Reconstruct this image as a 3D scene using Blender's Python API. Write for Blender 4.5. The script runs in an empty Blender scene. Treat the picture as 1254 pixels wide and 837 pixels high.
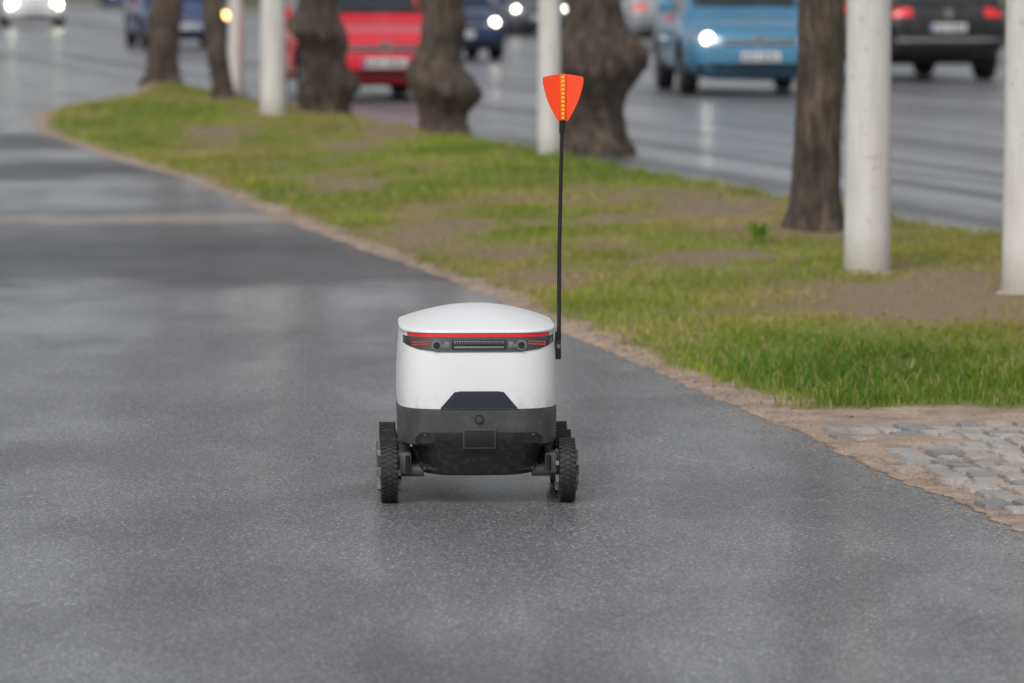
import bpy, bmesh, math, random
import numpy as np
from mathutils import Vector, Matrix
from mathutils.bvhtree import BVHTree
random.seed(7); rng=np.random.default_rng(7)
scene=bpy.context.scene
COL=scene.collection
R=math.radians

# ------------------------------------------------------------------ helpers
def new_mat(name):
    m=bpy.data.materials.new(name); m.use_nodes=True
    nt=m.node_tree; b=nt.nodes['Principled BSDF']
    return m,nt,b
def N(nt,t): return nt.nodes.new(t)
def noise(nt,vec,scale,detail=4,rough=.55):
    n=N(nt,'ShaderNodeTexNoise'); n.inputs['Scale'].default_value=scale
    n.inputs['Detail'].default_value=detail; n.inputs['Roughness'].default_value=rough
    if vec is not None: nt.links.new(vec,n.inputs['Vector'])
    return n.outputs['Fac']
def ramp(nt,fac,stops,interp='LINEAR'):
    n=N(nt,'ShaderNodeValToRGB'); cr=n.color_ramp; cr.interpolation=interp
    while len(cr.elements)<len(stops): cr.elements.new(0.5)
    for e,(p,c) in zip(cr.elements,stops):
        e.position=p
        if not hasattr(c,'__len__'): c=(c,c,c)
        e.color=(*c,1)
    nt.links.new(fac,n.inputs['Fac']); return n.outputs['Color']
def mix(nt,fac,a,b,bt='MIX'):
    n=N(nt,'ShaderNodeMix'); n.data_type='RGBA'; n.blend_type=bt
    for i,val in ((0,fac),(6,a),(7,b)):
        sock=n.inputs[i]
        if isinstance(val,bpy.types.NodeSocket): nt.links.new(val,sock)
        elif i==0: sock.default_value=float(val)
        elif hasattr(val,'__len__'): sock.default_value=(*val,1) if len(val)==3 else val
        else: sock.default_value=(val,val,val,1)
    return n.outputs[2]
def math_(nt,op,a,b=None,clamp=False):
    n=N(nt,'ShaderNodeMath'); n.operation=op; n.use_clamp=clamp
    for i,v in enumerate((a,b)):
        if v is None: continue
        if isinstance(v,bpy.types.NodeSocket): nt.links.new(v,n.inputs[i])
        else: n.inputs[i].default_value=v
    return n.outputs[0]
def mapping(nt,vec,scale=(1,1,1),rot=(0,0,0),loc=(0,0,0)):
    n=N(nt,'ShaderNodeMapping'); n.inputs['Scale'].default_value=scale
    n.inputs['Rotation'].default_value=rot; n.inputs['Location'].default_value=loc
    nt.links.new(vec,n.inputs['Vector']); return n.outputs['Vector']
def bump(nt,b,h,strength=.3,dist=.01):
    n=N(nt,'ShaderNodeBump'); n.inputs['Strength'].default_value=strength
    n.inputs['Distance'].default_value=dist; nt.links.new(h,n.inputs['Height'])
    nt.links.new(n.outputs['Normal'],b.inputs['Normal']); return n.outputs['Normal']
def pos(nt): return N(nt,'ShaderNodeNewGeometry').outputs['Position']
def objc(nt): return N(nt,'ShaderNodeTexCoord').outputs['Object']

def simple(name,col,rough=.5,metal=0,var=.12,scale=8,coat=0,spec=.5,bumpy=0,em=None,ems=0,dirt=None):
    m,nt,b=new_mat(name)
    v=objc(nt); f=noise(nt,v,scale,3)
    lo=tuple(max(0,c*(1-var)) for c in col); hi=tuple(min(1,c*(1+var)) for c in col)
    c=mix(nt,f,lo,hi)
    if dirt:
        d=ramp(nt,noise(nt,v,scale*2.3,6,.65),[(.48,0),(.70,1)])
        d=math_(nt,'MULTIPLY',d,dirt[1]); c=mix(nt,d,c,dirt[0])
    nt.links.new(c,b.inputs['Base Color'])
    rr=math_(nt,'ADD',math_(nt,'MULTIPLY',f,.15),rough-.07,clamp=True)
    nt.links.new(rr,b.inputs['Roughness'])
    b.inputs['Metallic'].default_value=metal
    b.inputs['Coat Weight'].default_value=coat; b.inputs['Coat Roughness'].default_value=.06
    b.inputs['Specular IOR Level'].default_value=spec
    if bumpy: bump(nt,b,noise(nt,v,scale*25,2),bumpy,.002)
    if em:
        b.inputs['Emission Color'].default_value=(*em,1); b.inputs['Emission Strength'].default_value=ems
    return m

class MB:
    def __init__(s): s.v=[];s.f=[];s.m=[]
    def add(s,vs,fs,mi=0):
        o=len(s.v); s.v+= [tuple(p) for p in vs]; s.f+=[tuple(i+o for i in f) for f in fs]; s.m+=[mi]*len(fs)
    def loft(s,rings,mi=0,cap0=True,cap1=True):
        n=len(rings[0]); vs=[p for r in rings for p in r]; fs=[]
        for i in range(len(rings)-1):
            for j in range(n):
                k=(j+1)%n
                fs.append((i*n+j,i*n+k,(i+1)*n+k,(i+1)*n+j))
        if cap0: fs.append(tuple(reversed(range(n))))
        if cap1: fs.append(tuple((len(rings)-1)*n+j for j in range(n)))
        s.add(vs,fs,mi)
    def tube(s,pts,rad,n=8,mi=0):
        pts=[Vector(p) for p in pts]; rings=[]
        for i,p in enumerate(pts):
            d=(pts[min(i+1,len(pts)-1)]-pts[max(i-1,0)]).normalized()
            a=d.cross(Vector((0,0,1)) if abs(d.z)<.9 else Vector((1,0,0))).normalized(); b=d.cross(a)
            r=rad[i] if hasattr(rad,'__len__') else rad
            rings.append([p+a*math.cos(t)*r+b*math.sin(t)*r for t in [2*math.pi*k/n for k in range(n)]])
        s.loft(rings,mi)
    def box(s,c,sz,mi=0,M=None,taper=1.0,bev=0.0):
        bm=bmesh.new(); bmesh.ops.create_cube(bm,size=1)
        for v in bm.verts:
            k=taper if v.co.z>0 else 1
            v.co=Vector((v.co.x*sz[0]*k,v.co.y*sz[1]*k,v.co.z*sz[2]))
        if bev: bmesh.ops.bevel(bm,geom=bm.edges[:],offset=bev,segments=2,affect='EDGES',profile=.6)
        bm.verts.index_update()
        vs=[(M@v.co if M else v.co)+Vector(c) for v in bm.verts]
        s.add(vs,[[v.index for v in f.verts] for f in bm.faces],mi); bm.free()
    def disc(s,c,r,axis,th,mi=0,n=24,r2=None):
        c=Vector(c); ax=Vector(axis).normalized()
        s.tube([c-ax*th/2,c+ax*th/2],[r,r2 if r2 else r],n,mi)
    def revolve_x(s,prof,n,c=(0,0,0),mi=0):
        rings=[[(c[0]+x,c[1]+r*math.cos(2*math.pi*k/n),c[2]+r*math.sin(2*math.pi*k/n)) for k in range(n)] for x,r in prof]
        s.loft(rings,mi)
    def build(s,name,mats,smooth=True,parent=None,angle=35):
        me=bpy.data.meshes.new(name); me.from_pydata(s.v,[],s.f)
        for m in mats: me.materials.append(m)
        me.polygons.foreach_set('material_index',s.m)
        bm=bmesh.new(); bm.from_mesh(me); bmesh.ops.recalc_face_normals(bm,faces=bm.faces); bm.to_mesh(me); bm.free()
        if smooth:
            me.shade_smooth(); me.set_sharp_from_angle(angle=R(angle))
        me.update()
        o=bpy.data.objects.new(name,me); COL.objects.link(o)
        if parent: o.parent=parent
        return o
def empty(name,loc=(0,0,0),rotz=0):
    e=bpy.data.objects.new(name,None); e.empty_display_size=.3; COL.objects.link(e)
    e.location=loc; e.rotation_euler[2]=rotz; return e
def se(a,b,n,z,K=64,cx=0,cy=0):
    out=[]
    for k in range(K):
        t=2*math.pi*(k+.5)/K; c,s_=math.cos(t),math.sin(t)
        rr=(abs(c/a)**n+abs(s_/b)**n)**(-1/n)
        out.append((cx+rr*c,cy+rr*s_,z))
    return out
def bvh_of(o):
    me=o.data; return BVHTree.FromPolygons([v.co.copy() for v in me.vertices],[tuple(p.vertices) for p in me.polygons])
def interp(xs,ys): return lambda u: float(np.interp(u,xs,ys))
def patch(mb,bvh,axis,sgn,us,lo,hi,off=.004,nz=5,mi=0,depth=.012):
    d=Vector((0,-sgn,0)) if axis=='y' else Vector((-sgn,0,0))
    g=[]
    for u in us:
        colm=[]
        for j in range(nz):
            z=lo(u)+(hi(u)-lo(u))*j/(nz-1)
            o=Vector((u,sgn*12,z)) if axis=='y' else Vector((sgn*12,u,z))
            h=bvh.ray_cast(o,d)
            if h[0] is None:
                q=bvh.find_nearest(Vector((u,sgn*.2,z)) if axis=='y' else Vector((sgn*.6,u,z)))[0]
                p=Vector((u,q.y,z)) if axis=='y' else Vector((q.x,u,z))
            else: p=h[0]
            colm.append(p-d*off)
        g.append(colm)
    nu=len(us); vs=[p for c in g for p in c]; fs=[]
    for i in range(nu-1):
        for j in range(nz-1): fs.append((i*nz+j,(i+1)*nz+j,(i+1)*nz+j+1,i*nz+j+1))
    border=[i*nz for i in range(nu)]+[(nu-1)*nz+j for j in range(1,nz)]+[i*nz+nz-1 for i in range(nu-2,-1,-1)]+[j for j in range(nz-2,0,-1)]
    b0=len(vs)
    for i in border: vs.append(vs[i]+d*(depth+off))
    nb=len(border)
    for k in range(nb):
        k2=(k+1)%nb; fs.append((border[k],border[k2],b0+k2,b0+k))
    mb.add(vs,fs,mi)
def lin(a,b,n): return [a+(b-a)*i/(n-1) for i in range(n)]

PERM=rng.random((256,256))
def vn(x,y):
    xi=np.floor(x).astype(int); yi=np.floor(y).astype(int); fx=x-xi; fy=y-yi
    fx=fx*fx*(3-2*fx); fy=fy*fy*(3-2*fy)
    g=lambda a,b: PERM[a%256,b%256]
    return (g(xi,yi)*(1-fx)+g(xi+1,yi)*fx)*(1-fy)+(g(xi,yi+1)*(1-fx)+g(xi+1,yi+1)*fx)*fy
def fbm(x,y,o=4):
    s=0;a=.5;t=0
    for i in range(o):
        s=s+a*vn(x*2**i+17*i,y*2**i+31*i); t+=a; a*=.5
    return s/t

# ------------------------------------------------------------------ layout functions (metres)
LY=[-20,9,11.1,13.25,14.8,16.76,19.3,21.8,24.3,27.3,30.6,33.3,37.4,40.4,43.1,45.7,48,51.3,54,57.2]
LX=[7,1.74,1.34,.95,.663,.30,-.10,-.617,-1.15,-1.72,-2.34,-3.05,-3.93,-4.55,-4.92,-5.14,-5.10,-4.75,-4.75,-4.95]
def Lf(Y): return np.interp(Y,LY,LX)
def Rf(Y): return 7.63-.2206*np.asarray(Y)
PI=math.pi
TREES=[dict(x=-4.45,y=54.2,r=.19,lean=(.03,0),burls=[(.9,.06,0.3,.25)]),
 dict(x=-3.22,y=47.5,r=.115,lean=(-.10,.0),burls=[(.5,.04,2,.2)]),
 dict(x=-1.90,y=43.1,r=.195,lean=(-.07,.02),burls=[(.90,.13,PI,.13),(.74,.08,0,.20),(.82,.12,-PI/2,.14),(.30,.15,-.1,.17),(.20,.05,PI,.15),(1.3,.07,.3,.12)]),
 dict(x=-.61,y=37.4,r=.178,lean=(-.01,.02),burls=[(.36,.16,-.2,.13),(.50,.08,.2,.10),(.58,.11,PI,.14),(.36,.05,PI,.10),(.42,.12,-PI/2,.15),(1.22,.06,PI,.12),(1.0,.05,0,.14)]),
 dict(x=.66,y=34.8,r=.245,lean=(.0,.02),burls=[(.66,.15,PI,.17),(.86,.05,PI,.12),(.76,.14,0.0,.16),(.55,.05,0,.12),(.7,.14,-PI/2,.2)]),
 dict(x=1.665,y=23.0,r=.128,lean=(-.012,.0),burls=[(.8,.012,-1.2,.3)])]
def H(X,Y):
    X=np.asarray(X,float);Y=np.asarray(Y,float)
    L=Lf(Y);Rr=Rf(Y); w=np.maximum(Rr-L,.05); t=np.clip((X-L)/w,0,1)
    z=.055*np.minimum(1,t*2.2)
    z=z+.05*np.sin(np.pi*t)*(fbm(X*.5,Y*.35)-.2)
    for T,a in zip(TREES,(.06,.04,.08,.10,.16,.02)):
        z=z+a*np.exp(-((X-T['x'])**2/.9+(Y-T['y'])**2/1.6))*np.clip(t*6,0,1)*np.clip((1-t)*7,0,1)
    z=z+.03*(fbm(X*3,Y*3)-.5)*np.clip(t*8,0,1)*np.clip((1-t)*12,0,1)
    return .009+z*np.clip((Y-13.7)/2.2,.0,1)
def bare(X,Y):
    X=np.asarray(X,float);Y=np.asarray(Y,float)
    d=(X-Lf(Y))
    edge=.01+.19*fbm(X*1.2+5,Y*1.2)+.20*(fbm(X*4,Y*4)-.3)
    edge=edge+np.clip((15.8-Y)/1.6,0,1)*.10+np.clip((Y-38)/6,0,1)*.10
    m=np.clip((edge-d)/.22+.5,0,1)
    m=np.maximum(m,np.clip((14.00+.5*fbm(X*3,Y*3+9)-Y)/.22+.5,0,1))
    g=lambda x,y,sx,sy,a: a*np.exp(-(((X-x)/sx)**2+((Y-y)/sy)**2))
    p=g(1.85,18.4,.75,1.4,1.0)+g(1.05,26.2,.5,2.4,.95)+g(-.45,23.3,.35,1.2,.8)+g(-1.4,34.6,.5,2,.65)+g(.9,21.0,.45,1,.6)+g(-2.6,38,.4,2,.65)+g(.2,19.8,.3,.8,.45)+g(-1.2,30,.4,1.4,.5)
    for T in TREES: p=p+g(T['x'],T['y'],T['r']+.38,T['r']+.55,.95)
    p=p*(.2+1.45*fbm(X*2.5,Y*1.6,5))+.55*np.clip(fbm(X*1.9+40,Y*1.0,5)-.49,0,1)*4.2
    p=p-g(1.2,15.4,.9,1.0,.5)-g(.5,32,.8,2.5,.45)
    return np.maximum(m,np.clip(p,0,.95)),m

# ------------------------------------------------------------------ surface materials
def asphalt(name,base,streak=False):
    m,nt,b=new_mat(name); P=pos(nt) if not streak else objc(nt)
    mid=noise(nt,mapping(nt,P,(1,.4,1)),1.6,5,.62)
    fine=noise(nt,P,110,2,.7)
    vo=N(nt,'ShaderNodeTexVoronoi'); vo.inputs['Scale'].default_value=170; nt.links.new(P,vo.inputs['Vector'])
    stones=ramp(nt,vo.outputs['Distance'],[(.0,1.25),(.6,.72)])
    sc=N(nt,'ShaderNodeSeparateColor'); nt.links.new(vo.outputs['Color'],sc.inputs[0])
    agg=ramp(nt,sc.outputs[0],[(0,.45),(.5,.88),(.88,1.1),(1,2.7)])
    c=mix(nt,1,base,agg,'MULTIPLY'); c=mix(nt,1,c,stones,'MULTIPLY')
    c=mix(nt,1,c,ramp(nt,mid,[(.3,.76),(.7,1.22)]),'MULTIPLY')
    c=mix(nt,1,c,ramp(nt,fine,[(.3,.58),(.7,1.45)]),'MULTIPLY')
    if streak:
        st=noise(nt,mapping(nt,P,(1.1,.03,1)),1.6,4,.6)
        st=ramp(nt,st,[(.40,0),(.58,1)])
        c=mix(nt,1,c,mix(nt,st,(.60,.60,.62),(1.3,1.3,1.3)),'MULTIPLY')
        b.inputs['Roughness'].default_value=.45
        nt.links.new(math_(nt,'ADD',.15,math_(nt,'MULTIPLY',st,.65)),b.inputs['Coat Weight'])
        b.inputs['Coat Roughness'].default_value=.22
        nt.links.new(c,b.inputs['Base Color'])
        h=math_(nt,'ADD',math_(nt,'MULTIPLY',noise(nt,mapping(nt,P,(1,.35,1)),1.3,3),4.0),math_(nt,'MULTIPLY',vo.outputs['Distance'],.4))
        bump(nt,b,h,.35,.01)
        return m
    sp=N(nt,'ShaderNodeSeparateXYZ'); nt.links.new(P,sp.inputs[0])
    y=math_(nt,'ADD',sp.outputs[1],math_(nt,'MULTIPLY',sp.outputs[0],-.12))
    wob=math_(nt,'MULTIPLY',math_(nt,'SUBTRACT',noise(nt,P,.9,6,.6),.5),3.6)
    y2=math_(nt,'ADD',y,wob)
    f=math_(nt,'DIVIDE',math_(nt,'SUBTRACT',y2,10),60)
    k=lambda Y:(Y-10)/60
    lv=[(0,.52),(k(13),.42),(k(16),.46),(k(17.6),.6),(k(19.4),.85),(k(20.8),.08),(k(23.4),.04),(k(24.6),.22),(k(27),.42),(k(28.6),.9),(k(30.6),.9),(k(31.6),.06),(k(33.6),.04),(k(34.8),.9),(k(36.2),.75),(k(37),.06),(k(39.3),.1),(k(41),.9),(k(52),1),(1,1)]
    wet_sheen=ramp(nt,f,lv)
    c=mix(nt,1,c,ramp(nt,wet_sheen,[(0,.46),(.5,.98),(1,1.3)]),'MULTIPLY')  # reflection bands painted into the base colour: lighter where wet, darker between
    y3=math_(nt,'ADD',y,math_(nt,'MULTIPLY',math_(nt,'SUBTRACT',noise(nt,P,3,3),.5),.35))
    seam=math_(nt,'LESS_THAN',math_(nt,'ABSOLUTE',math_(nt,'SUBTRACT',y3,26.0)),.50)
    seam=math_(nt,'MULTIPLY',seam,ramp(nt,noise(nt,P,7,4),[(.3,.35),(.6,.9)]))
    c=mix(nt,seam,c,(.33,.285,.24))
    stn=ramp(nt,noise(nt,mapping(nt,P,(1,.5,1),loc=(3,1,0)),.9,6,.62),[(.50,0),(.62,1)])
    c=mix(nt,math_(nt,'MULTIPLY',stn,.55),c,mix(nt,1,c,(.55,.55,.56),'MULTIPLY'))
    b.inputs['Roughness'].default_value=.45
    cw=math_(nt,'MULTIPLY',wet_sheen,ramp(nt,mid,[(.35,.3),(.65,1)]))
    nt.links.new(cw,b.inputs['Coat Weight']); b.inputs['Coat Roughness'].default_value=.19
    nt.links.new(c,b.inputs['Base Color'])
    h=math_(nt,'SUBTRACT',fine,math_(nt,'MULTIPLY',vo.outputs['Distance'],1.2))
    bump(nt,b,h,.45,.004)
    return m
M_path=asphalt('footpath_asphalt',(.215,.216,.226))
M_road=asphalt('road_asphalt',(.21,.21,.218),streak=True)

def verge_mat():
    m,nt,b=new_mat('verge_soil'); P=pos(nt)
    at=N(nt,'ShaderNodeAttribute'); at.attribute_name='sand'
    ab=N(nt,'ShaderNodeAttribute'); ab.attribute_name='bare'
    n1=noise(nt,P,14,6,.7); n2=noise(nt,P,2.5,4); n3=noise(nt,P,120,2,.6)
    soil=mix(nt,n1,(.11,.085,.045),(.29,.225,.13))
    moss=mix(nt,n1,(.10,.12,.022),(.20,.21,.05))
    sand=mix(nt,n2,(.32,.235,.17),(.48,.37,.28))
    sand=mix(nt,ramp(nt,noise(nt,P,7,6,.7),[(.42,0),(.66,.8)]),sand,(.17,.135,.11))
    sand=mix(nt,1,sand,ramp(nt,n3,[(.3,.6),(.7,1.35)]),'MULTIPLY')
    fb=math_(nt,'ADD',ab.outputs['Fac'],math_(nt,'MULTIPLY',math_(nt,'SUBTRACT',n1,.5),.9))
    c=mix(nt,ramp(nt,fb,[(.25,0),(.6,1)]),moss,soil)
    fs=math_(nt,'ADD',at.outputs['Fac'],math_(nt,'MULTIPLY',math_(nt,'SUBTRACT',n1,.5),1.1))
    c=mix(nt,ramp(nt,fs,[(.35,0),(.65,1)]),c,sand)
    nt.links.new(c,b.inputs['Base Color']); b.inputs['Roughness'].default_value=.8
    bump(nt,b,math_(nt,'ADD',math_(nt,'MULTIPLY',n1,.6),math_(nt,'MULTIPLY',n3,.5)),.35,.006)
    return m
M_verge=verge_mat()

def grass_mat():
    m,nt,b=new_mat('grass_blades'); P=pos(nt)
    at=N(nt,'ShaderNodeAttribute'); at.attribute_name='tint'
    c=ramp(nt,at.outputs['Fac'],[(0,(.10,.20,.012)),(.35,(.20,.30,.02)),(.58,(.29,.34,.035)),(.76,(.37,.32,.08)),(1,(.46,.35,.18))])
    n=noise(nt,P,.9,3)
    c=mix(nt,1,c,ramp(nt,n,[(.3,.75),(.7,1.2)]),'MULTIPLY')
    nt.links.new(c,b.inputs['Base Color']); b.inputs['Roughness'].default_value=.5
    tr=N(nt,'ShaderNodeBsdfTranslucent'); nt.links.new(c,tr.inputs['Color'])
    mx=N(nt,'ShaderNodeMixShader'); mx.inputs[0].default_value=.3
    out=nt.nodes['Material Output']
    nt.links.new(b.outputs[0],mx.inputs[1]); nt.links.new(tr.outputs[0],mx.inputs[2]); nt.links.new(mx.outputs[0],out.inputs[0])
    return m
M_grass=grass_mat()
M_ground=simple('ground_turf',(.075,.095,.035),.9,var=.5,scale=.6)
def stone_mat():
    m,nt,b=new_mat('cobble_stone'); P=pos(nt)
    at=N(nt,'ShaderNodeAttribute'); at.attribute_name='tint'
    c=ramp(nt,at.outputs['Fac'],[(0,(.20,.195,.195)),(.5,(.33,.315,.30)),(.8,(.42,.39,.36)),(1,(.37,.29,.24))])
    n=noise(nt,P,60,4,.7)
    c=mix(nt,1,c,ramp(nt,n,[(.3,.65),(.7,1.3)]),'MULTIPLY')
    dirt=ramp(nt,noise(nt,P,5,5,.6),[(.50,0),(.66,.6)])
    c=mix(nt,dirt,c,(.30,.235,.18))
    nt.links.new(c,b.inputs['Base Color']); b.inputs['Roughness'].default_value=.4
    bump(nt,b,n,.4,.004); return m
M_stone=stone_mat()
def bark_mat():
    m,nt,b=new_mat('bark'); v=objc(nt)
    n1=noise(nt,mapping(nt,v,(1,1,.22)),22,6,.7); n2=noise(nt,v,3,4)
    c=ramp(nt,n1,[(.28,(.018,.013,.010)),(.5,(.10,.075,.058)),(.72,(.24,.19,.155))])
    c=mix(nt,1,c,ramp(nt,n2,[(.3,.6),(.7,1.3)]),'MULTIPLY')
    green=ramp(nt,noise(nt,v,5,4),[(.55,0),(.72,.3)])
    c=mix(nt,green,c,(.12,.115,.06))
    nt.links.new(c,b.inputs['Base Color']); b.inputs['Roughness'].default_value=.75
    bump(nt,b,n1,1.0,.05); return m
M_bark=bark_mat()
M_leaf=simple('spring_leaves',(.10,.15,.03),.5,var=.5,scale=3)
M_kerb=simple('granite_kerb',(.26,.25,.24),.6,var=.3,scale=14,bumpy=.4)
M_mark=simple('road_paint',(.36,.36,.355),.5,var=.25,scale=6,dirt=((.17,.17,.17),1))
M_pave=simple('pavement_slabs',(.22,.21,.20),.6,var=.2,scale=3)
def pole_mat():
    m,nt,b=new_mat('white_pole_paint'); v=objc(nt)
    n1=noise(nt,mapping(nt,v,(1,1,.12)),14,5,.65); n2=noise(nt,v,34,4,.7)
    c=mix(nt,ramp(nt,n1,[(.38,0),(.72,.75)]),(.70,.685,.665),(.52,.485,.45))
    spk=ramp(nt,n2,[(.60,0),(.68,.75)])
    c=mix(nt,spk,c,(.38,.31,.27))
    sp=N(nt,'ShaderNodeSeparateXYZ'); nt.links.new(v,sp.inputs[0])
    low=ramp(nt,math_(nt,'ADD',sp.outputs[2],math_(nt,'MULTIPLY',n1,.15)),[(.08,.75),(.28,0)])
    c=mix(nt,low,c,(.36,.33,.27))
    nt.links.new(c,b.inputs['Base Color']); b.inputs['Roughness'].default_value=.55
    bump(nt,b,n2,.3,.006); return m
M_pole=pole_mat()
M_conc=simple('pole_foundation',(.24,.21,.17),.8,var=.3,scale=10)

# ------------------------------------------------------------------ ground
mb=MB(); mb.add([(-1500,-300,-.03),(1500,-300,-.03),(1500,2500,-.03),(-1500,2500,-.03)],[(0,1,2,3)])
mb.build('ground',[M_ground],smooth=False)
mb=MB(); rows=[]
Ys=[-20]+lin(0,42.5,86)+lin(43,57,57)+[57.3,60,66,72,76]
for Y in Ys:
    if Y<43: xl=1.34-5.0-.2*(Y-11)
    elif Y<45: xl=-10-(Y-43)*25
    else: xl=-60
    xr=float(Lf(Y))+.35 if Y<57.2 else float(Rf(Y))+.3
    if Y<14: xr=float(Lf(Y))+.12
    rows.append([(xl,Y,0),(xr,Y,0)])
vs=[p for r in rows for p in r]; fs=[(2*i,2*i+1,2*i+3,2*i+2) for i in range(len(rows)-1)]
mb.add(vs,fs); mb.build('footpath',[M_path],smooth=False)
ANG=math.atan(.2206)
mb=MB(); W=15.8*math.cos(ANG)
mb.add([(0,-90,0),(W,-90,0),(W,600,0),(0,600,0)],[(0,1,2,3)])
road=mb.build('road',[M_road],smooth=False)
road.location=(float(Rf(0))+.13,0,.004); road.rotation_euler[2]=ANG
mb=MB()
for off in (3.9,7.8,11.6):
    y=-60
    while y<500:
        mb.add([(off,y,.004),(off+.11,y,.004),(off+.11,y+3,.004),(off,y+3,.004)],[(0,1,2,3)])
        y+=9
mk=mb.build('lane_markings',[M_mark],smooth=False); mk.location=road.location; mk.rotation_euler[2]=ANG
mb=MB()
y=14.5
while y<58:
    mb.box((-.07,y+.49,.0),(.13,.97,.125),bev=.008); y+=1.0
kb=mb.build('verge_kerb',[M_kerb]); kb.location=(float(Rf(0))+.13,0,0); kb.rotation_euler[2]=ANG
mb=MB(); y=-60
while y<450:
    mb.box((.075,y+.99,.06),(.15,1.97,.16),bev=.01); y+=2
fk=mb.build('far_kerb',[M_kerb]); fk.location=(road.location.x+W*math.cos(ANG),W*math.sin(ANG),0); fk.rotation_euler[2]=ANG
mb=MB(); mb.add([(.15,-60,.13),(4,-60,.13),(4,450,.13),(.15,450,.13),(4,-60,-.03),(4,450,-.03)],[(0,1,2,3),(1,4,5,2)])
fp=mb.build('far_pavement',[M_pave],smooth=False); fp.location=fk.location; fp.rotation_euler[2]=ANG

def sheet(name,XX,YY,ZZ,attrs,mat):
    me=bpy.data.meshes.new(name); co=np.stack([XX,YY,ZZ],-1).reshape(-1,3)
    idx=np.arange(XX.size).reshape(XX.shape)
    quads=np.stack([idx[:-1,:-1],idx[:-1,1:],idx[1:,1:],idx[1:,:-1]],-1).reshape(-1,4)
    me.from_pydata(co.tolist(),[],quads.tolist())
    for nm,arr in attrs:
        a=me.attributes.new(nm,'FLOAT','POINT'); a.data.foreach_set('value',arr.reshape(-1).astype(np.float32))
    me.materials.append(mat); me.shade_smooth()
    o=bpy.data.objects.new(name,me); COL.objects.link(o)
def edgewob(YY): return .07*(fbm(YY*.8,YY*0+3)-.5)+.07*(fbm(YY*12,YY*0+8)-.5)+.02
Yv=np.concatenate([np.arange(13.6,26,.05),np.arange(26,57.2,.14)]); nt_=90
YY=np.repeat(Yv[:,None],nt_,1)
LL=Lf(YY)+edgewob(YY)
XX=LL+(np.maximum(Rf(YY)-LL,.02))*(np.linspace(0,1,nt_)**1.25)[None,:]
ZZ=H(XX,YY); ZZ[:,0]=.001; ZZ[:,1]=.004; ZZ[:,2]=.006; ZZ[0,:]=.002
B,S=bare(XX,YY)
sheet('grass_verge',XX,YY,ZZ,(('bare',B),('sand',S)),M_verge)

def blades(name,X,Y,h,w,tint,zf=H):
    n=len(X); Z=zf(X,Y)-.004
    a=rng.random(n)*2*np.pi; lean=rng.random(n)*.9*h; la=rng.random(n)*2*np.pi
    dx=np.cos(a)*w/2; dy=np.sin(a)*w/2
    lx=np.cos(la)*lean; ly=np.sin(la)*lean
    P=np.zeros((n,5,3))
    P[:,0]=np.stack([X-dx,Y-dy,Z],-1); P[:,1]=np.stack([X+dx,Y+dy,Z],-1)
    P[:,2]=np.stack([X+dx*.75+lx*.35,Y+dy*.75+ly*.35,Z+h*.6],-1); P[:,3]=np.stack([X-dx*.75+lx*.35,Y-dy*.75+ly*.35,Z+h*.6],-1)
    P[:,4]=np.stack([X+lx,Y+ly,Z+h],-1)
    me=bpy.data.meshes.new(name)
    me.vertices.add(n*5); me.vertices.foreach_set('co',P.reshape(-1))
    base=np.arange(n)*5
    loops=np.stack([base,base+1,base+2,base+3,base+3,base+2,base+4],-1).reshape(-1)
    me.loops.add(n*7); me.loops.foreach_set('vertex_index',loops)
    me.polygons.add(n*2)
    st=np.stack([np.arange(n)*7,np.arange(n)*7+4],-1).reshape(-1)
    me.polygons.foreach_set('loop_start',st)
    me.update(calc_edges=True); me.validate()
    at=me.attributes.new('tint','FLOAT','POINT'); at.data.foreach_set('value',np.repeat(tint,5).astype(np.float32))
    me.materials.append(M_grass)
    o=bpy.data.objects.new(name,me); COL.objects.link(o); return o
XA=[];YA=[];HA=[];WA=[]
for (y0,y1,dens,hh,ww) in ((13.9,19,6000,.036,.0045),(19,26,3500,.036,.006),(26,36,1800,.038,.009),(36,57,850,.04,.013)):
    n=int((y1-y0)*4.2*dens); Y=rng.uniform(y0,y1,n); t=rng.random(n)
    L=Lf(Y)-.02; X=L+t*4.2; ok=X<Rf(Y)-.0
    X=X[ok];Y=Y[ok]
    b_,s_=bare(X,Y)
    keep=rng.random(len(X))<(1-b_)**1.5*(.18+.82*np.clip(fbm(X*4,Y*4)*2.6-.70,0,1))+ .035*(1-s_)
    X=X[keep];Y=Y[keep];b_=b_[keep]
    cl=fbm(X*3.0+7,Y*3.0)
    h=hh*(.30+1.2*cl)*(.6+.8*rng.random(len(X)))*(1-.45*b_)
    kerbside=np.exp(-((Rf(Y)-X)/.12)**2); h=h*(1+.9*kerbside+.7*np.exp(-((Y-14.9)/.8)**2))
    XA.append(X);YA.append(Y);HA.append(h);WA.append(ww*(.7+.6*rng.random(len(X))))
X=np.concatenate(XA);Y=np.concatenate(YA);h=np.concatenate(HA);w=np.concatenate(WA)
b_,_=bare(X,Y)
green=np.exp(-((X-1.3)/.9)**2-((Y-15.3)/1.3)**2)*.34+np.exp(-((X-.6)/.9)**2-((Y-32)/3)**2)*.28+np.exp(-((X+1.)/.7)**2-((Y-27)/4)**2)*.12
tint=np.clip(.06+.88*fbm(X*.9+3,Y*.5+2,5)+.42*(rng.random(len(X))-.5)+.5*b_-green,0,1)
dead=rng.random(len(X))<.13; tint[dead]=np.clip(.8+.2*rng.random(dead.sum()),0,1)
blades('grass',X,Y,h,w,tint)
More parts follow.
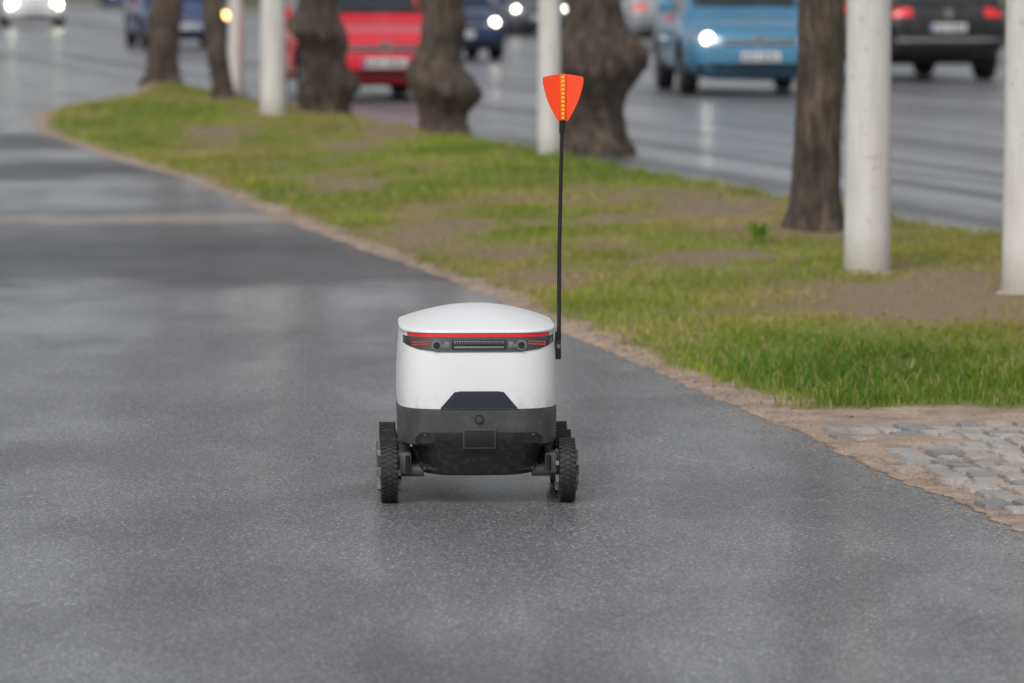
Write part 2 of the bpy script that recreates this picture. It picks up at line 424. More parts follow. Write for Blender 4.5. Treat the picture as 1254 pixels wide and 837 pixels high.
def weed(x,y):
    mb=MB()
    for i in range(70):
        a=random.uniform(0,6.28); l=random.uniform(.06,.14); r=random.uniform(.2,1.0)
        z0=float(H(x,y)); d=Vector((math.cos(a),math.sin(a),0))
        p0=Vector((x,y,z0))+d*.01; p1=p0+d*l*.4*r+Vector((0,0,l*.7)); p2=p1+d*l*.5*r+Vector((0,0,l*.25))
        s_=Vector((-d.y,d.x,0))*.009
        mb.add([p0-s_*.3,p0+s_*.3,p1+s_,p1-s_,p2],[(0,1,2,3),(3,2,4)])
    mb.build('weed_plant',[simple('weed_leaf',(.22,.36,.05),.5,var=.3)],smooth=False)
weed(1.28,22.0)

# ------------------------------------------------------------------ cobbles
mb=MB(); tints=[]
random.seed(3)
y=7.5
while y<13.9:
    x=float(Lf(y))-.02+random.uniform(0,.05)
    dep=random.uniform(.10,.125)
    while x<6:
        wd=random.uniform(.075,.12)
        arc=.12*math.sin((x-1)*2.2)
        cx,cy=x+wd/2,y+arc+random.uniform(-.006,.006)
        inside=cx-wd*.45>float(Lf(cy))+.045+.03*math.sin(cy*9)+.03*random.random() and cy<13.70+.05*math.sin(cx*5)
        sandcover=math.exp(-(((cx-1.24)/.15)**2+((cy-13.2)/.20)**2))>.4+random.uniform(-.2,.2)
        if inside and not sandcover:
            Mx=Matrix.Rotation(random.uniform(-.08,.08)+.26*math.cos((x-1)*2.2),3,'Z')@Matrix.Rotation(random.uniform(-.04,.04),3,'X')
            n0=len(mb.v)
            mb.box((cx,cy,random.uniform(-.020,-.013)),(wd-.012,dep-.012,.07),M=Mx,taper=.92,bev=.009)
            tints+= [random.random()]*(len(mb.v)-n0)
        x+=wd
    y+=dep
cb=mb.build('cobblestone_paving',[M_stone],angle=50)
a=cb.data.attributes.new('tint','FLOAT','POINT'); a.data.foreach_set('value',tints)
gx=120; Yb=np.arange(7.0,13.75,.035)
YY=np.repeat(Yb[:,None],gx,1); LLb=Lf(YY)+edgewob(YY)
XX=LLb+(6-LLb)*np.linspace(0,1,gx)[None,:]**1.8
ZZ=.004+.003*(fbm(XX*5,YY*5)-.5)+.006*(fbm(XX*9,YY*9)-.2)*np.exp(-((XX-LLb-.03)/.05)**2)
ZZ=ZZ+.018*np.exp(-(((XX-1.24)/.18)**2+((YY-13.2)/.22)**2)); ZZ[:,0]=.001; ZZ[-3:,1:]=np.minimum(ZZ[-3:,1:],.0045)
sheet('sand_bed',XX,YY,ZZ,(('bare',np.ones_like(XX)),('sand',np.ones_like(XX))),M_verge)
mb=MB()
for i in range(3600):
    Y=random.uniform(9,15)if random.random()<.3 else random.uniform(9,30)
    d=random.gauss(.0,.075) if random.random()<.93 else random.uniform(-1.6,-.1)
    x=float(Lf(Y))+d; s_=random.uniform(.0015,.0045)
    if d<-.2: s_*=.7
    z=(float(H(x,Y)) if (d>.03 and Y>13.6) else (.006 if d>.03 else 0))+s_*.3
    q=[(1,0,0),(0,1,0),(-1,0,0),(0,-1,0),(0,0,.8),(0,0,-.6)]
    k=[random.uniform(.7,1.4) for _ in range(2)]
    mb.add([(x+p[0]*s_*k[0],Y+p[1]*s_*k[1],z+p[2]*s_) for p in q],[(0,1,4),(1,2,4),(2,3,4),(3,0,4),(1,0,5),(2,1,5),(3,2,5),(0,3,5)])
mb.build('loose_gravel',[simple('gravel',(.32,.26,.21),.7,var=.5,scale=30)])
mb=MB()
for i in range(620):
    Y=random.uniform(13.8,30); d=random.uniform(0,.9)**1.5*1.6+.03
    x=float(Lf(Y))+d; z=float(H(x,Y))+.012
    a_=random.uniform(0,6.28); s_=random.uniform(.008,.02)
    dx,dy=math.cos(a_)*s_,math.sin(a_)*s_
    mb.add([(x-dx,Y-dy,z),(x+dy*.5,Y-dx*.5,z+random.uniform(0,.01)),(x+dx,Y+dy,z+random.uniform(-.003,.01)),(x-dy*.5,Y+dx*.5,z+random.uniform(0,.008))],[(0,1,2,3)])
mb.build('fallen_leaves',[simple('dead_leaf',(.24,.15,.07),.7,var=.5,scale=20)],smooth=False)

# ------------------------------------------------------------------ trees
def tree(T):
    e=empty('linden_tree',(T['x'],T['y'],0))
    z0=float(H(T['x'],T['y']))
    mb=MB(); rings=[]; K=56; seed=random.uniform(0,99)
    zs=lin(-.12,1.9,84)+lin(1.95,3.2,18)
    big=T['r']>.14
    for z in zs:
        ring=[]
        ax=T['lean'][0]*z; ay=T['lean'][1]*z
        ax+=.02*math.sin(z*3+seed); ay+=.02*math.cos(z*2.3+seed)
        for k in range(K):
            th=2*math.pi*k/K
            r=T['r']*(1-.06*z)
            r+=T['r']*.45*math.exp(-max(z,0)/.12)*(.7+.5*math.cos(5*th+seed))
            for (zb,am,ta,sz) in T['burls']:
                dth=(th-ta+math.pi)%(2*math.pi)-math.pi
                r+=am*math.exp(-((z-zb)/sz)**2-(dth/.95)**2)
            c,s_=math.cos(th),math.sin(th)
            nn=float(fbm(np.array([c*3+seed+z*1.4]),np.array([s_*3+z*4.2]),4)[0])-.5
            n3=float(fbm(np.array([c*5+seed*2+z*5]),np.array([s_*5+z*8]),3)[0])-.5
            ru=float(vn(np.array([c*9+seed]),np.array([s_*9+z*2.5]))[0])-.5
            r*=1+(.45 if big else .22)*nn+.09*ru+(.22 if big else .05)*n3
            ring.append((ax+r*c,ay+r*s_,z+z0))
        rings.append(ring)
    mb.loft(rings); mb.build('trunk',[M_bark],parent=e,angle=70)
    mb=MB(); top=Vector((T['lean'][0]*3.1,T['lean'][1]*3.1,3.1+z0)); tips=[]
    def limb(p,d,l,r,dep):
        pts=[p];rad=[r]
        for i in range(4):
            d=(d+Vector((random.uniform(-.25,.25),random.uniform(-.25,.25),.08))).normalized()
            p=p+d*l/4; pts.append(p); rad.append(r*(1-.16*(i+1)))
        mb.tube(pts,rad,7 if dep<2 else 5)
        if dep>=3: tips.append(p); return
        if dep==2: tips.append(pts[2])
        for i in range(3):
            a=random.uniform(0,6.28); nd=(d+Vector((math.cos(a),math.sin(a),.25))*.75).normalized()
            limb(p if i else pts[3],nd,l*random.uniform(.6,.8),r*.5,dep+1)
    for i in range(4):
        a=i*1.57+random.uniform(-.4,.4)
        limb(top-Vector((0,0,.15)),Vector((math.cos(a)*.6,math.sin(a)*.6,1)).normalized(),1.9,T['r']*.55,0)
    mb.build('limbs',[M_bark],parent=e)
    mb=MB()
    for tp in tips:
        if random.random()<.25: continue
        for i in range(11):
            p=tp+Vector((random.gauss(0,.22),random.gauss(0,.22),random.gauss(0,.2)))
            M_=Matrix.Rotation(random.uniform(0,6.28),3,Vector((random.uniform(-1,1),random.uniform(-1,1),random.uniform(-1,1))).normalized())
            s_=random.uniform(.03,.06)
            mb.add([p+M_@Vector(q)*s_ for q in ((-1,0,0),(0,-.7,.1),(1.1,0,0),(0,.7,.1))],[(0,1,2,3)])
    mb.build('foliage',[M_leaf],smooth=False,parent=e)
for T in TREES: tree(T)

# ------------------------------------------------------------------ poles
def flagpole(x,y,r):
    z0=float(H(x,y))
    e=empty('flagpole',(x,y,z0))
    mb=MB(); rings=[]
    for z in [-.05,.0,.3,1,2,4,6,8]:
        rr=r*(1-.055*z)
        rings.append([(rr*math.cos(t),rr*math.sin(t),z) for t in [2*math.pi*k/40 for k in range(40)]])
    mb.loft(rings)
    mb.build('shaft',[M_pole],parent=e)
    mb=MB(); mb.tube([(0,0,-.06),(0,0,-.004),(0,0,.006)],[r*1.22,r*1.22,r*1.12],32); mb.build('base_collar',[M_pole],parent=e)
    mb=MB(); mb.tube([(0,0,-.1),(0,0,-.02),(0.0,0,-.008)],[r*1.6,r*1.6,r*1.4],14); mb.build('footing',[M_conc],parent=e)
    mb=MB(); rr=r*.965+.003
    g=[[(rr*math.cos(a),rr*math.sin(a),z) for z in (.55,.95)] for a in lin(.25-2.1,.95-2.1,8)]
    vs=[p for c in g for p in c]; mb.add(vs,[(2*i,2*i+2,2*i+3,2*i+1) for i in range(7)])
    mb.build('access_hatch',[M_pole],parent=e)
    mb=MB(); mb.tube([(0,0,7.98),(0,0,8.05),(0,0,8.12),(0,0,8.2)],[r*.5,r*.8,r*.8,.01],16); mb.build('finial',[M_pole],parent=e)
flagpole(1.685,20.1,.112); flagpole(2.285,18.8,.112); flagpole(.29,33.0,.092); flagpole(-2.36,42.0,.130); flagpole(-3.40,52.4,.092)

# ------------------------------------------------------------------ background trees mass
mb=MB(); random.seed(11)
M_bgl=simple('distant_foliage',(.045,.06,.028),.8,var=.5,scale=.4)
for i in range(90):
    if i<55: x=random.uniform(-160,110); y=random.uniform(380,470)
    elif i<70: y=random.uniform(60,330); x=-12-.24*y-random.uniform(14,50)
    else: y=random.uniform(90,330); x=7.6-.2206*y+36+random.uniform(0,25)
    hgt=random.uniform(6,11)
    mb.tube([(x,y,0),(x,y,hgt*.6)],[.3,.12],6,1)
    for j in range(110):
        th=random.uniform(0,6.28); ph=random.uniform(-1,1); rr=random.uniform(.3,1)**.5
        p=Vector((x+math.cos(th)*math.sqrt(1-ph*ph)*rr*hgt*.38,y+math.sin(th)*math.sqrt(1-ph*ph)*rr*hgt*.38,hgt*.62+ph*rr*hgt*.38))
        M_=Matrix.Rotation(random.uniform(0,6.28),3,Vector((random.uniform(-1,1),random.uniform(-1,1),random.uniform(-1,1))).normalized()); s_=random.uniform(.35,.8)
        mb.add([p+M_@Vector(q)*s_ for q in ((-1,0,0),(0,-.8,.2),(1,0,0),(0,.8,.2))],[(0,1,2,3)])
mb.build('background_trees',[M_bgl,M_bark],smooth=False)

# ------------------------------------------------------------------ wheels
def wheel(mb,cx,cy,cz,r,w,side,lugs=0,tyre=0,rim=1,n=48,rimr=.66,spokes=5):
    hw=w/2
    prof=[(-hw*.8,r*rimr*.95),(-hw,r*rimr),(-hw,r*.86),(-hw*.93,r*.95),(-hw*.7,r*.985),(0,r*.99),(hw*.7,r*.985),(hw*.93,r*.95),(hw,r*.86),(hw,r*rimr),(hw*.8,r*rimr*.95)]
    mb.revolve_x(prof,n,(cx,cy,cz),tyre)
    if lugs:
        for i in range(lugs):
            for row,(xo,tw) in enumerate(((-hw*.66,.4),(0,0),(hw*.66,-.4))):
                a=2*math.pi*(i+(.5 if row!=1 else 0))/lugs
                M_=Matrix.Rotation(a,3,'X')@Matrix.Rotation(tw,3,'Z')
                c=Matrix.Rotation(a,3,'X')@Vector((xo,0,r*.99))
                mb.box((cx+c.x,cy+c.y,cz+c.z),(hw*.58,2*math.pi*r/lugs*.6,r*.045),tyre,M_)
    for s_ in (-1,1):
        xo=cx+s_*hw*.72
        mb.revolve_x([(-.004,r*rimr*.97),(.004,r*rimr*.97)],n,(xo,cy,cz),rim)
        mb.revolve_x([(-.01,r*.2),(.012,r*.17)],20,(xo+s_*.006,cy,cz),rim)
        for k in range(spokes):
            M_=Matrix.Rotation(2*math.pi*k/spokes,3,'X')
            c=M_@Vector((0,0,r*.40)); mb.box((xo+s_*.009,cy+c.y,cz+c.z),(.012,r*.14,r*.52),rim,M_)

# ------------------------------------------------------------------ cars
M_glass=simple('car_glass',(.018,.022,.025),.08,var=.2,coat=.6)
M_black=simple('black_plastic',(.012,.012,.013),.45,var=.3)
M_tyre=simple('tyre_rubber',(.018,.018,.018),.8,var=.3,scale=20,bumpy=.3)
M_rim=simple('alloy_rim',(.32,.32,.33),.35,metal=.8,var=.2)
M_chrome=simple('chrome_trim',(.6,.6,.6),.2,metal=1,var=.05)
M_plate=simple('number_plate',(.68,.69,.70),.4,var=.05)
M_eu=simple('plate_blue',(.02,.05,.30),.4)
M_lens=simple('lamp_housing',(.42,.44,.46),.15,var=.2,metal=.5,coat=.5)
M_lit=simple('headlight_lit',(.9,.9,.85),.2,em=(1,.93,.74),ems=14)
M_litg=simple('headlight_lit_xenon',(.9,.95,.8),.2,em=(.93,1,.62),ems=18)
M_amber=simple('indicator_lit',(.9,.4,.1),.3,em=(1,.50,.14),ems=8)
M_tail=simple('tail_light',(.45,.012,.015),.2,coat=.6,em=(1,.02,.03),ems=.45)
M_under=simple('underbody',(.01,.01,.01),.8)
PAINTS={}
def paint(name,col,metal=.25):
    if name not in PAINTS: PAINTS[name]=simple(name,col,.35,metal=metal,var=.06,scale=2,coat=.7,dirt=((.12,.11,.10),.25))
    return PAINTS[name]
def car(name,x,y,phi,col,kind='hatch',lit=None):
    e=empty(name,(x,y,.004),phi)
    if kind=='suv': Ls,Ws,Hs=1.12,1.06,1.13
    elif kind=='van': Ls,Ws,Hs=1.0,1.0,1.06
    else: Ls,Ws,Hs=1,1,1
    L=4.25*Ls; y0=-L/2
    st=[(0,.50,.33,.60),(.025,.66,.27,.68),(.08,.775,.22,.735),(.18,.84,.20,.785),(.35,.875,.18,.835),(.7,.892,.18,.90),(1.05,.895,.18,.965),(1.4,.895,.18,.99),(2.0,.895,.18,.985),(2.8,.895,.18,.985),(3.5,.89,.19,.99),(3.85,.875,.22,1.0),(4.08,.85,.26,.99),(4.19,.80,.30,.95),(4.24,.70,.36,.88),(4.25,.6,.4,.8)]
    mb=MB(); rings=[]
    for (t,hw,zb,zt) in st:
        hw*=Ws; zt*=Hs; zb*=(Hs if kind!='suv' else 1.25); cz=(zb+zt)/2; b=(zt-zb)/2
        ring=[]
        for (px,zz,_z) in se(hw,b,4.2,0,48):
            xx=px*(1-.05*max(0,zz/b)**2)
            ring.append((xx,y0+t*Ls,cz+zz))
        rings.append(ring)
    mb.loft(rings)
    body=mb.build('body',[col,M_under],parent=e,angle=40)
    gh=[(1.0,.955),(1.12,1.03),(1.3,1.14),(1.55,1.29),(1.8,1.41),(2.05,1.47),(2.4,1.50),(2.9,1.50),(3.3,1.475),(3.6,1.42),(3.85,1.28),(4.0,1.12),(4.08,.97)]
    mb=MB(); rings=[]
    for (t,zt) in gh:
        zt*=Hs; base=.90*Hs; k=(zt-base)/(.6*Hs)
        hb=.80*Ws; ht=hb-(.02+.17*k)*Ws
        half=[(hb+.02,base-.05),(hb,base+.02),(hb+(ht-hb)*.35,base+(zt-base)*.40),(hb+(ht-hb)*.75,base+(zt-base)*.78),(ht-.02,zt-.045*k-.01),(ht-.09,zt-.012*k-.004),(ht*.5,zt),(0,zt+.008)]
        ring=[(px,y0+t*Ls,pz) for px,pz in half]+[(-px,y0+t*Ls,pz) for px,pz in reversed(half[:-1])]
        rings.append(ring)
    mb.loft(rings); cab=mb.build('roof_and_pillars',[col],parent=e,angle=50)
    bb=bvh_of(body); bc=bvh_of(cab)
    wr=.318*(1.12 if kind=='suv' else 1); wy=(y0+.83*Ls,y0+3.42*Ls)
    cm=MB()
    for yy in wy:
        for s_ in (-1,1): cm.revolve_x([(-.16,wr+.055),(.20,wr+.055)],32,(s_*.83*Ws,yy,wr),0)
    cut=cm.build('cutter',[M_under],smooth=False)
    cut.parent=e
    bpy.context.view_layer.update()
    md=body.modifiers.new('arch','BOOLEAN'); md.object=cut; md.operation='DIFFERENCE'; md.solver='EXACT'
    try: md.material_mode='TRANSFER'
    except Exception: pass
    dg=bpy.context.evaluated_depsgraph_get(); nm=bpy.data.meshes.new_from_object(body.evaluated_get(dg))
    body.modifiers.clear(); body.data=nm; bpy.data.objects.remove(cut)
    H_=Hs; W_=Ws
    mb=MB()
    patch(mb,bc,'y',-1,lin(-.68*W_,.68*W_,15),lambda u:1.02*H_,lambda u:(1.43-.06*(abs(u)/.68)**2)*H_,.006,8)
    patch(mb,bc,'y',1,lin(-.62*W_,.62*W_,13),lambda u:1.08*H_,lambda u:(1.40-.05*(abs(u)/.62)**2)*H_,.006,6)
    for s_ in (-1,1):
        patch(mb,bc,'x',s_,lin(y0+1.42*Ls,y0+2.38*Ls,9),lambda u:1.0*H_,interp([y0+1.42*Ls,y0+2.0*Ls,y0+2.38*Ls],[1.04*H_,1.38*H_,1.42*H_]),.006,5)
        patch(mb,bc,'x',s_,lin(y0+2.45*Ls,y0+3.25*Ls,7),lambda u:1.0*H_,lambda u:1.415*H_,.006,5)
        patch(mb,bc,'x',s_,lin(y0+3.32*Ls,y0+3.75*Ls,6),lambda u:1.03*H_,interp([y0+3.32*Ls,y0+3.75*Ls],[1.40*H_,1.2*H_]),.006,5)
    mb.build('windows',[M_glass],parent=e,angle=60)
    mb=MB() # 0 black 1 chrome 2 plate 3 eu 4 lens 5 lit 6 tail 7 body 8 amber
    z=lambda v:v*H_
    patch(mb,bb,'y',-1,lin(-.44*W_,.44*W_,11),lambda u:z(.585),lambda u:z(.660),.006,3,0)
    patch(mb,bb,'y',-1,lin(-.44*W_,.44*W_,11),lambda u:z(.618),lambda u:z(.628),.012,2,1)
    patch(mb,bb,'y',-1,lin(-.62*W_,.62*W_,13),interp([-.62*W_,-.5*W_,.5*W_,.62*W_],[z(.33),z(.245),z(.245),z(.33)]),lambda u:z(.375),.006,3,0)
    patch(mb,bb,'y',-1,lin(-.74*W_,.74*W_,15),lambda u:z(.20) if kind!='suv' else z(.26),lambda u:z(.236) if kind!='suv' else z(.29),.010,2,0)
    for s_ in (-1,1):
        patch(mb,bb,'y',-1,lin(s_*.47*W_,s_*.82*W_,9),interp([-.82*W_,-.47*W_,.47*W_,.82*W_] ,[z(.64),z(.585),z(.585),z(.64)]),interp([-.82*W_,-.47*W_,.47*W_,.82*W_],[z(.735),z(.665),z(.665),z(.735)]),.008,4,4)
        patch(mb,bb,'y',-1,lin(s_*.66*W_,s_*.76*W_,5),lambda u:z(.29),lambda u:z(.36),.007,3,0)
        if lit:
            h=bb.ray_cast(Vector((s_*.63*W_,-12,z(.665))),Vector((0,1,0)))[0]
            mb.disc((s_*.63*W_,h.y-.012,z(.665)),.066 if lit!='xenon' else .12,(0,1,0),.03,5,20,.058 if lit!='xenon' else .11)
        if lit=='amber' and s_>0:
            h=bb.ray_cast(Vector((s_*.77*W_,-12,z(.66))),Vector((0,1,0)))[0]
            mb.disc((s_*.77*W_,h.y-.012,z(.67)),.08,(0,1,0),.03,8,16,.07)
    h=bb.ray_cast(Vector((0,-12,z(.45))),Vector((0,1,0)))[0]
    mb.box((0,h.y-.012,z(.455)),(.52,.014,.112),2,bev=.003)
    mb.box((-.238,h.y-.021,z(.455)),(.035,.004,.10),3)
    for i,dx in enumerate((-.17,-.115,-.06,.03,.085,.14,.195)):
        mb.box((dx,h.y-.021,z(.455)),(.026,.004,.062),0)
    h=bb.ray_cast(Vector((0,-12,z(.655))),Vector((0,1,0)))[0]
    mb.disc((0,h.y-.014,z(.645)),.062,(0,1,0),.03,1,24); mb.disc((0,h.y-.031,z(.645)),.036,(0,1,0),.006,0,24)
    for dx in (-.35,.25):
        q=bc.ray_cast(Vector((dx,-12,z(1.03))),Vector((0,1,0)))[0]; q2=bc.ray_cast(Vector((dx+.42,-12,z(1.06))),Vector((0,1,0)))[0]
        if q and q2: mb.tube([q+Vector((0,-.03,0)),q2+Vector((0,-.03,0))],.008,5,0)
    for s_ in (-1,1):
        patch(mb,bb,'y',1,lin(s_*.50*W_,s_*.845*W_,8),lambda u:z(.80),interp([-.84*W_,-.5*W_,.5*W_,.84*W_],[z(.925),z(.90),z(.90),z(.925)]),.008,4,6)
    patch(mb,bb,'y',1,lin(-.78*W_,.78*W_,13),lambda u:z(.27) if kind!='suv' else z(.31),lambda u:z(.43),.008,4,0)
    patch(mb,bb,'y',1,lin(-.72*W_,.72*W_,11),lambda u:z(.50),lambda u:z(.535),.010,2,1 if kind=='suv' else 0)
    h=bb.ray_cast(Vector((0,12,z(.66))),Vector((0,-1,0)))[0]
    mb.box((0,h.y+.012,z(.665)),(.52,.014,.112),2,bev=.003); mb.box((.238,h.y+.021,z(.665)),(.035,.004,.10),3)
    for dx in (-.195,-.14,-.085,-.03,.06,.115,.17): mb.box((dx,h.y+.021,z(.665)),(.026,.004,.062),0)
    mb.disc((0,h.y+.012,z(.84)),.06,(0,1,0),.03,1,24)
    for s_ in (-1,1):
        mb.box((s_*.99*W_,y0+1.45*Ls,z(1.04)),(.20,.11,.14),7,bev=.04)
        mb.box((s_*.885*W_,y0+1.47*Ls,z(1.0)),(.10,.04,.03),0)
        for yy in (2.3,3.15):
            hh=bb.ray_cast(Vector((s_*12,y0+yy*Ls,z(.84))),Vector((-s_,0,0)))[0]
            if hh: mb.box((hh.x+s_*.012,hh.y,hh.z),(.02,.18,.03),7,bev=.006)
        patch(mb,bb,'x',s_,lin(y0+1.25*Ls,y0+3.0*Ls,5),lambda u:z(.215) if kind!='suv' else z(.27),lambda u:z(.30),.006,2,0)
        for yy in (1.42,2.42,3.3):
            patch(mb,bb,'x',s_,[y0+yy*Ls,y0+yy*Ls+.008],lambda u:z(.33),lambda u:z(.93),.0015,6,0)
    lm={'xenon':M_litg}.get(lit,M_lit)
    mb.build('trim_and_lamps',[M_black,M_chrome,M_plate,M_eu,M_lens,lm,M_tail,col,M_amber],parent=e)
    mb=MB()
    for yy in wy:
        for s_ in (-1,1): wheel(mb,s_*.775*W_,yy,wr,wr,.21,s_,n=40)
        mb.tube([(-.7,yy,wr),(.7,yy,wr)],.04,8,0)
    mb.box((0,y0+2.1*Ls,.26*H_),(1.3*W_,3.4*Ls,.12),0)
    mb.build('wheels',[M_tyre,M_rim],parent=e)
    return e
blue=paint('light_blue_paint',(.065,.25,.41)); red=paint('red_paint',(.80,.014,.035),.0)
navy=paint('navy_paint',(.012,.03,.10)); navy2=paint('dark_blue_paint',(.015,.045,.17))
blk=paint('dark_grey_paint',(.012,.012,.014)); slv=paint('silver_paint',(.33,.35,.37),.5); wht=paint('white_paint',(.80,.80,.80),0)
gry=paint('grey_paint',(.10,.11,.13),.4)
car('hatchback_car',2.86,54.1,.075,blue,'van',lit='warm')
car('hatchback_car',-1.90,51.6,.20,red,'hatch')
car('hatchback_car',-1.27,75.8,.17,navy,'hatch',lit='warm')
car('suv_car',5.58,61.4,math.pi+.20,blk,'suv')
car('hatchback_car',-6.95,88,.2,navy2,'hatch',lit='amber')
car('hatchback_car',-14.0,124,.16,wht,'hatch',lit='xenon')
car('hatchback_car',2.75,88,math.pi+.21,slv,'hatch')
car('hatchback_car',.3,106,.2,gry,'hatch',lit='warm')
car('hatchback_car',-6.5,140,math.pi+.21,wht,'hatch')
car('hatchback_car',-17.4,190,.2,navy2,'hatch')

# ------------------------------------------------------------------ delivery robot
def robot_white():
    m,nt,b=new_mat('robot_white_plastic'); v=objc(nt)
    n=noise(nt,v,6,4); n2=noise(nt,v,90,3,.7)
    sp=N(nt,'ShaderNodeSeparateXYZ'); nt.links.new(v,sp.inputs[0])
    c=mix(nt,n,(.79,.795,.81),(.84,.845,.85))
    lowd=ramp(nt,sp.outputs[2],[(.26,.45),(.33,0)])
    d=math_(nt,'MULTIPLY',lowd,ramp(nt,noise(nt,mapping(nt,v,(1,1,.5)),45,5,.7),[(.45,0),(.68,1)]))
    c=mix(nt,d,c,(.42,.40,.38))
    spk=ramp(nt,n2,[(.68,0),(.74,.4)]); c=mix(nt,spk,c,(.55,.54,.53))
    nt.links.new(c,b.inputs['Base Color']); b.inputs['Roughness'].default_value=.36
    b.inputs['Coat Weight'].default_value=.25; b.inputs['Coat Roughness'].default_value=.18
    dr=ramp(nt,noise(nt,v,240,2,.5),[(.58,0),(.66,1)]); bump(nt,b,dr,.25,.001)
    return m
M_rw=robot_white()
M_rd=simple('robot_dark_plastic',(.055,.056,.060),.5,var=.25,scale=9,bumpy=.15,dirt=((.11,.105,.10),.55))
M_rb=simple('robot_black_panel',(.014,.014,.016),.36,var=.3,scale=26,dirt=((.06,.057,.054),.6))
M_trap=simple('robot_navy_panel',(.022,.028,.038),.3,var=.2)
M_bar=simple('light_bar_lens',(.035,.037,.04),.12,coat=.8,var=.3,scale=20)
M_redl=simple('red_strip',(.55,.012,.015),.35,var=.1,em=(1,.02,.02),ems=.10)
M_led=simple('red_led',(.5,.06,.05),.3,em=(1,.12,.08),ems=.25)
M_grey=simple('sensor_grey',(.22,.23,.24),.3,metal=.4)
M_susp=simple('suspension_grey',(.09,.09,.095),.5,var=.3,scale=20,dirt=((.16,.14,.12),.6))
M_hub=simple('hub_grey',(.16,.16,.16),.5,var=.2)
M_rtyre=simple('robot_tyre',(.016,.016,.016),.65,var=.4,scale=40,bumpy=.3,dirt=((.07,.065,.06),.6))
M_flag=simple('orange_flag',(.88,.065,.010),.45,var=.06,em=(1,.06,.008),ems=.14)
M_strip=simple('amber_reflector',(.85,.30,.02),.3,em=(1,.45,.03),ems=.35)
M_strip2=simple('orange_channel',(.75,.13,.01),.4)
M_rod=simple('black_rod',(.010,.010,.012),.4)
YAW=R(2.3)
RB=empty('delivery_robot',(-.103,11.965,0),YAW)
mb=MB()
mb.loft([se(a,b,n,z,96) for z,a,b,n in ((.2705,.2215,.305,4.4),(.2715,.2235,.3085,4.4),(.30,.2245,.31,4.4),(.36,.2235,.309,4.4),(.42,.2205,.306,4.4),(.46,.217,.302,4.4),(.482,.214,.299,4.4))])
body=mb.build('white_body_shell',[M_rw],parent=RB,angle=40); bvb=bvh_of(body)
mb=MB()
mb.loft([se(a,b,n,z,96) for z,a,b,n in ((.4785,.205,.29,4.4),(.480,.2165,.303,4.4),(.482,.2185,.3065,4.4),(.486,.2185,.3065,4.4),(.4885,.217,.305,4.2))]+
        [se(.217*s,.305*s,2.2+1.9*s**3,.4885+.0520*(1-s**2.0),96) for s in (.99,.97,.94,.90,.84,.76,.66,.54,.42,.28,.14,.03)])
mb.build('lid',[M_rw],parent=RB,angle=50)
mb=MB()
mb.loft([se(a,b,n,z,96) for z,a,b,n in ((.080,.150,.245,4),(.084,.164,.262,4.2),(.098,.174,.276,4.4),(.16,.183,.292,4.4),(.166,.186,.294,4.4),(.169,.218,.302,4.4),(.172,.2215,.305,4.4),(.24,.2235,.3085,4.4),(.268,.2235,.3085,4.4),(.270,.2225,.307,4.4))])
lower=mb.build('dark_chassis',[M_rd],parent=RB,angle=35); bvl=bvh_of(lower)
mb=MB()
patch(mb,bvb,'y',-1,lin(-.197,.197,41),lambda u:.4700,lambda u:.4795,.0045,3,0,depth=.006)
mb.build('red_strip',[M_redl],parent=RB)
mb=MB()
us=lin(-.209,.209,61)
patch(mb,bvb,'y',-1,us,interp([-.209,-.198,-.168,-.125,-.118,.118,.125,.168,.198,.209],[.449,.4445,.436,.4315,.4295,.4295,.4315,.436,.4445,.449]),lambda u:.4692,.003,5,0,depth=.006)
mb.build('light_bar',[M_bar],parent=RB,angle=60)
def rear_y(u,z,bv=bvb): return bv.ray_cast(Vector((u,-5,z)),Vector((0,1,0)))[0].y
mb=MB()
for s_ in (-1,1):
    for r_ in range(2):
        for k in range(8):
            u=s_*(.139+.0062*k); zz=.4580-.0065*r_-.0006*k
            q=rear_y(u,zz); mb.box((u,q-.0045,zz),(.0040,.004,.0032),0,bev=.0008)
mb.build('led_array',[M_led],parent=RB)
mb=MB()
for s_ in (-1,1):
    u=s_*.117; q=rear_y(u,.448)
    mb.disc((u,q-.006,.448),.0145,(0,1,0),.008,0,28); mb.disc((u,q-.0112,.448),.0095,(0,1,0),.004,1,28)
    mb.disc((u+s_*-.02,q-.005,.447),.006,(0,1,0),.006,0,16)
q=rear_y(0,.448)
mb.box((0,q-.005,.450),(.150,.006,.027),2,bev=.002)
mb.box((0,q-.0085,.4555),(.138,.003,.009),0,bev=.001)
for k in range(20): mb.box((-.063+k*.00663,q-.0107,.4555),(.0035,.0025,.0065),1)
mb.box((0,q-.0085,.4425),(.138,.003,.006),0,bev=.001)
for s_ in (-1,1): mb.box((s_*.088,q-.004,.449),(.014,.005,.018),0,bev=.002)
mb.build('sensor_cluster',[M_grey,M_black,M_rb],parent=RB)
mb=MB()
patch(mb,bvb,'y',-1,[-.106]+lin(-.068,.068,9)+[.106],lambda u:.2725,interp([-.106,-.066,.066,.106],[.2745,.321,.321,.2745]),.0035,6,0,depth=.006)
mb.build('trapezoid_panel',[M_trap],parent=RB,angle=60)
mb=MB()
patch(mb,bvl,'y',-1,lin(-.176,.176,31),interp([-.176,-.160,.160,.176],[.108,.088,.088,.108]),interp([-.176,-.160,.160,.176],[.190,.206,.206,.190]),.006,5,0,depth=.012)
q=bvl.ray_cast(Vector((0,-5,.19)),Vector((0,1,0)))[0].y
mb.box((0,q-.008,.190),(.092,.010,.056),3,bev=.003); mb.box((0,q-.0125,.190),(.082,.004,.046),2,bev=.0015)
q2=bvl.ray_cast(Vector((0,-5,.245)),Vector((0,1,0)))[0].y
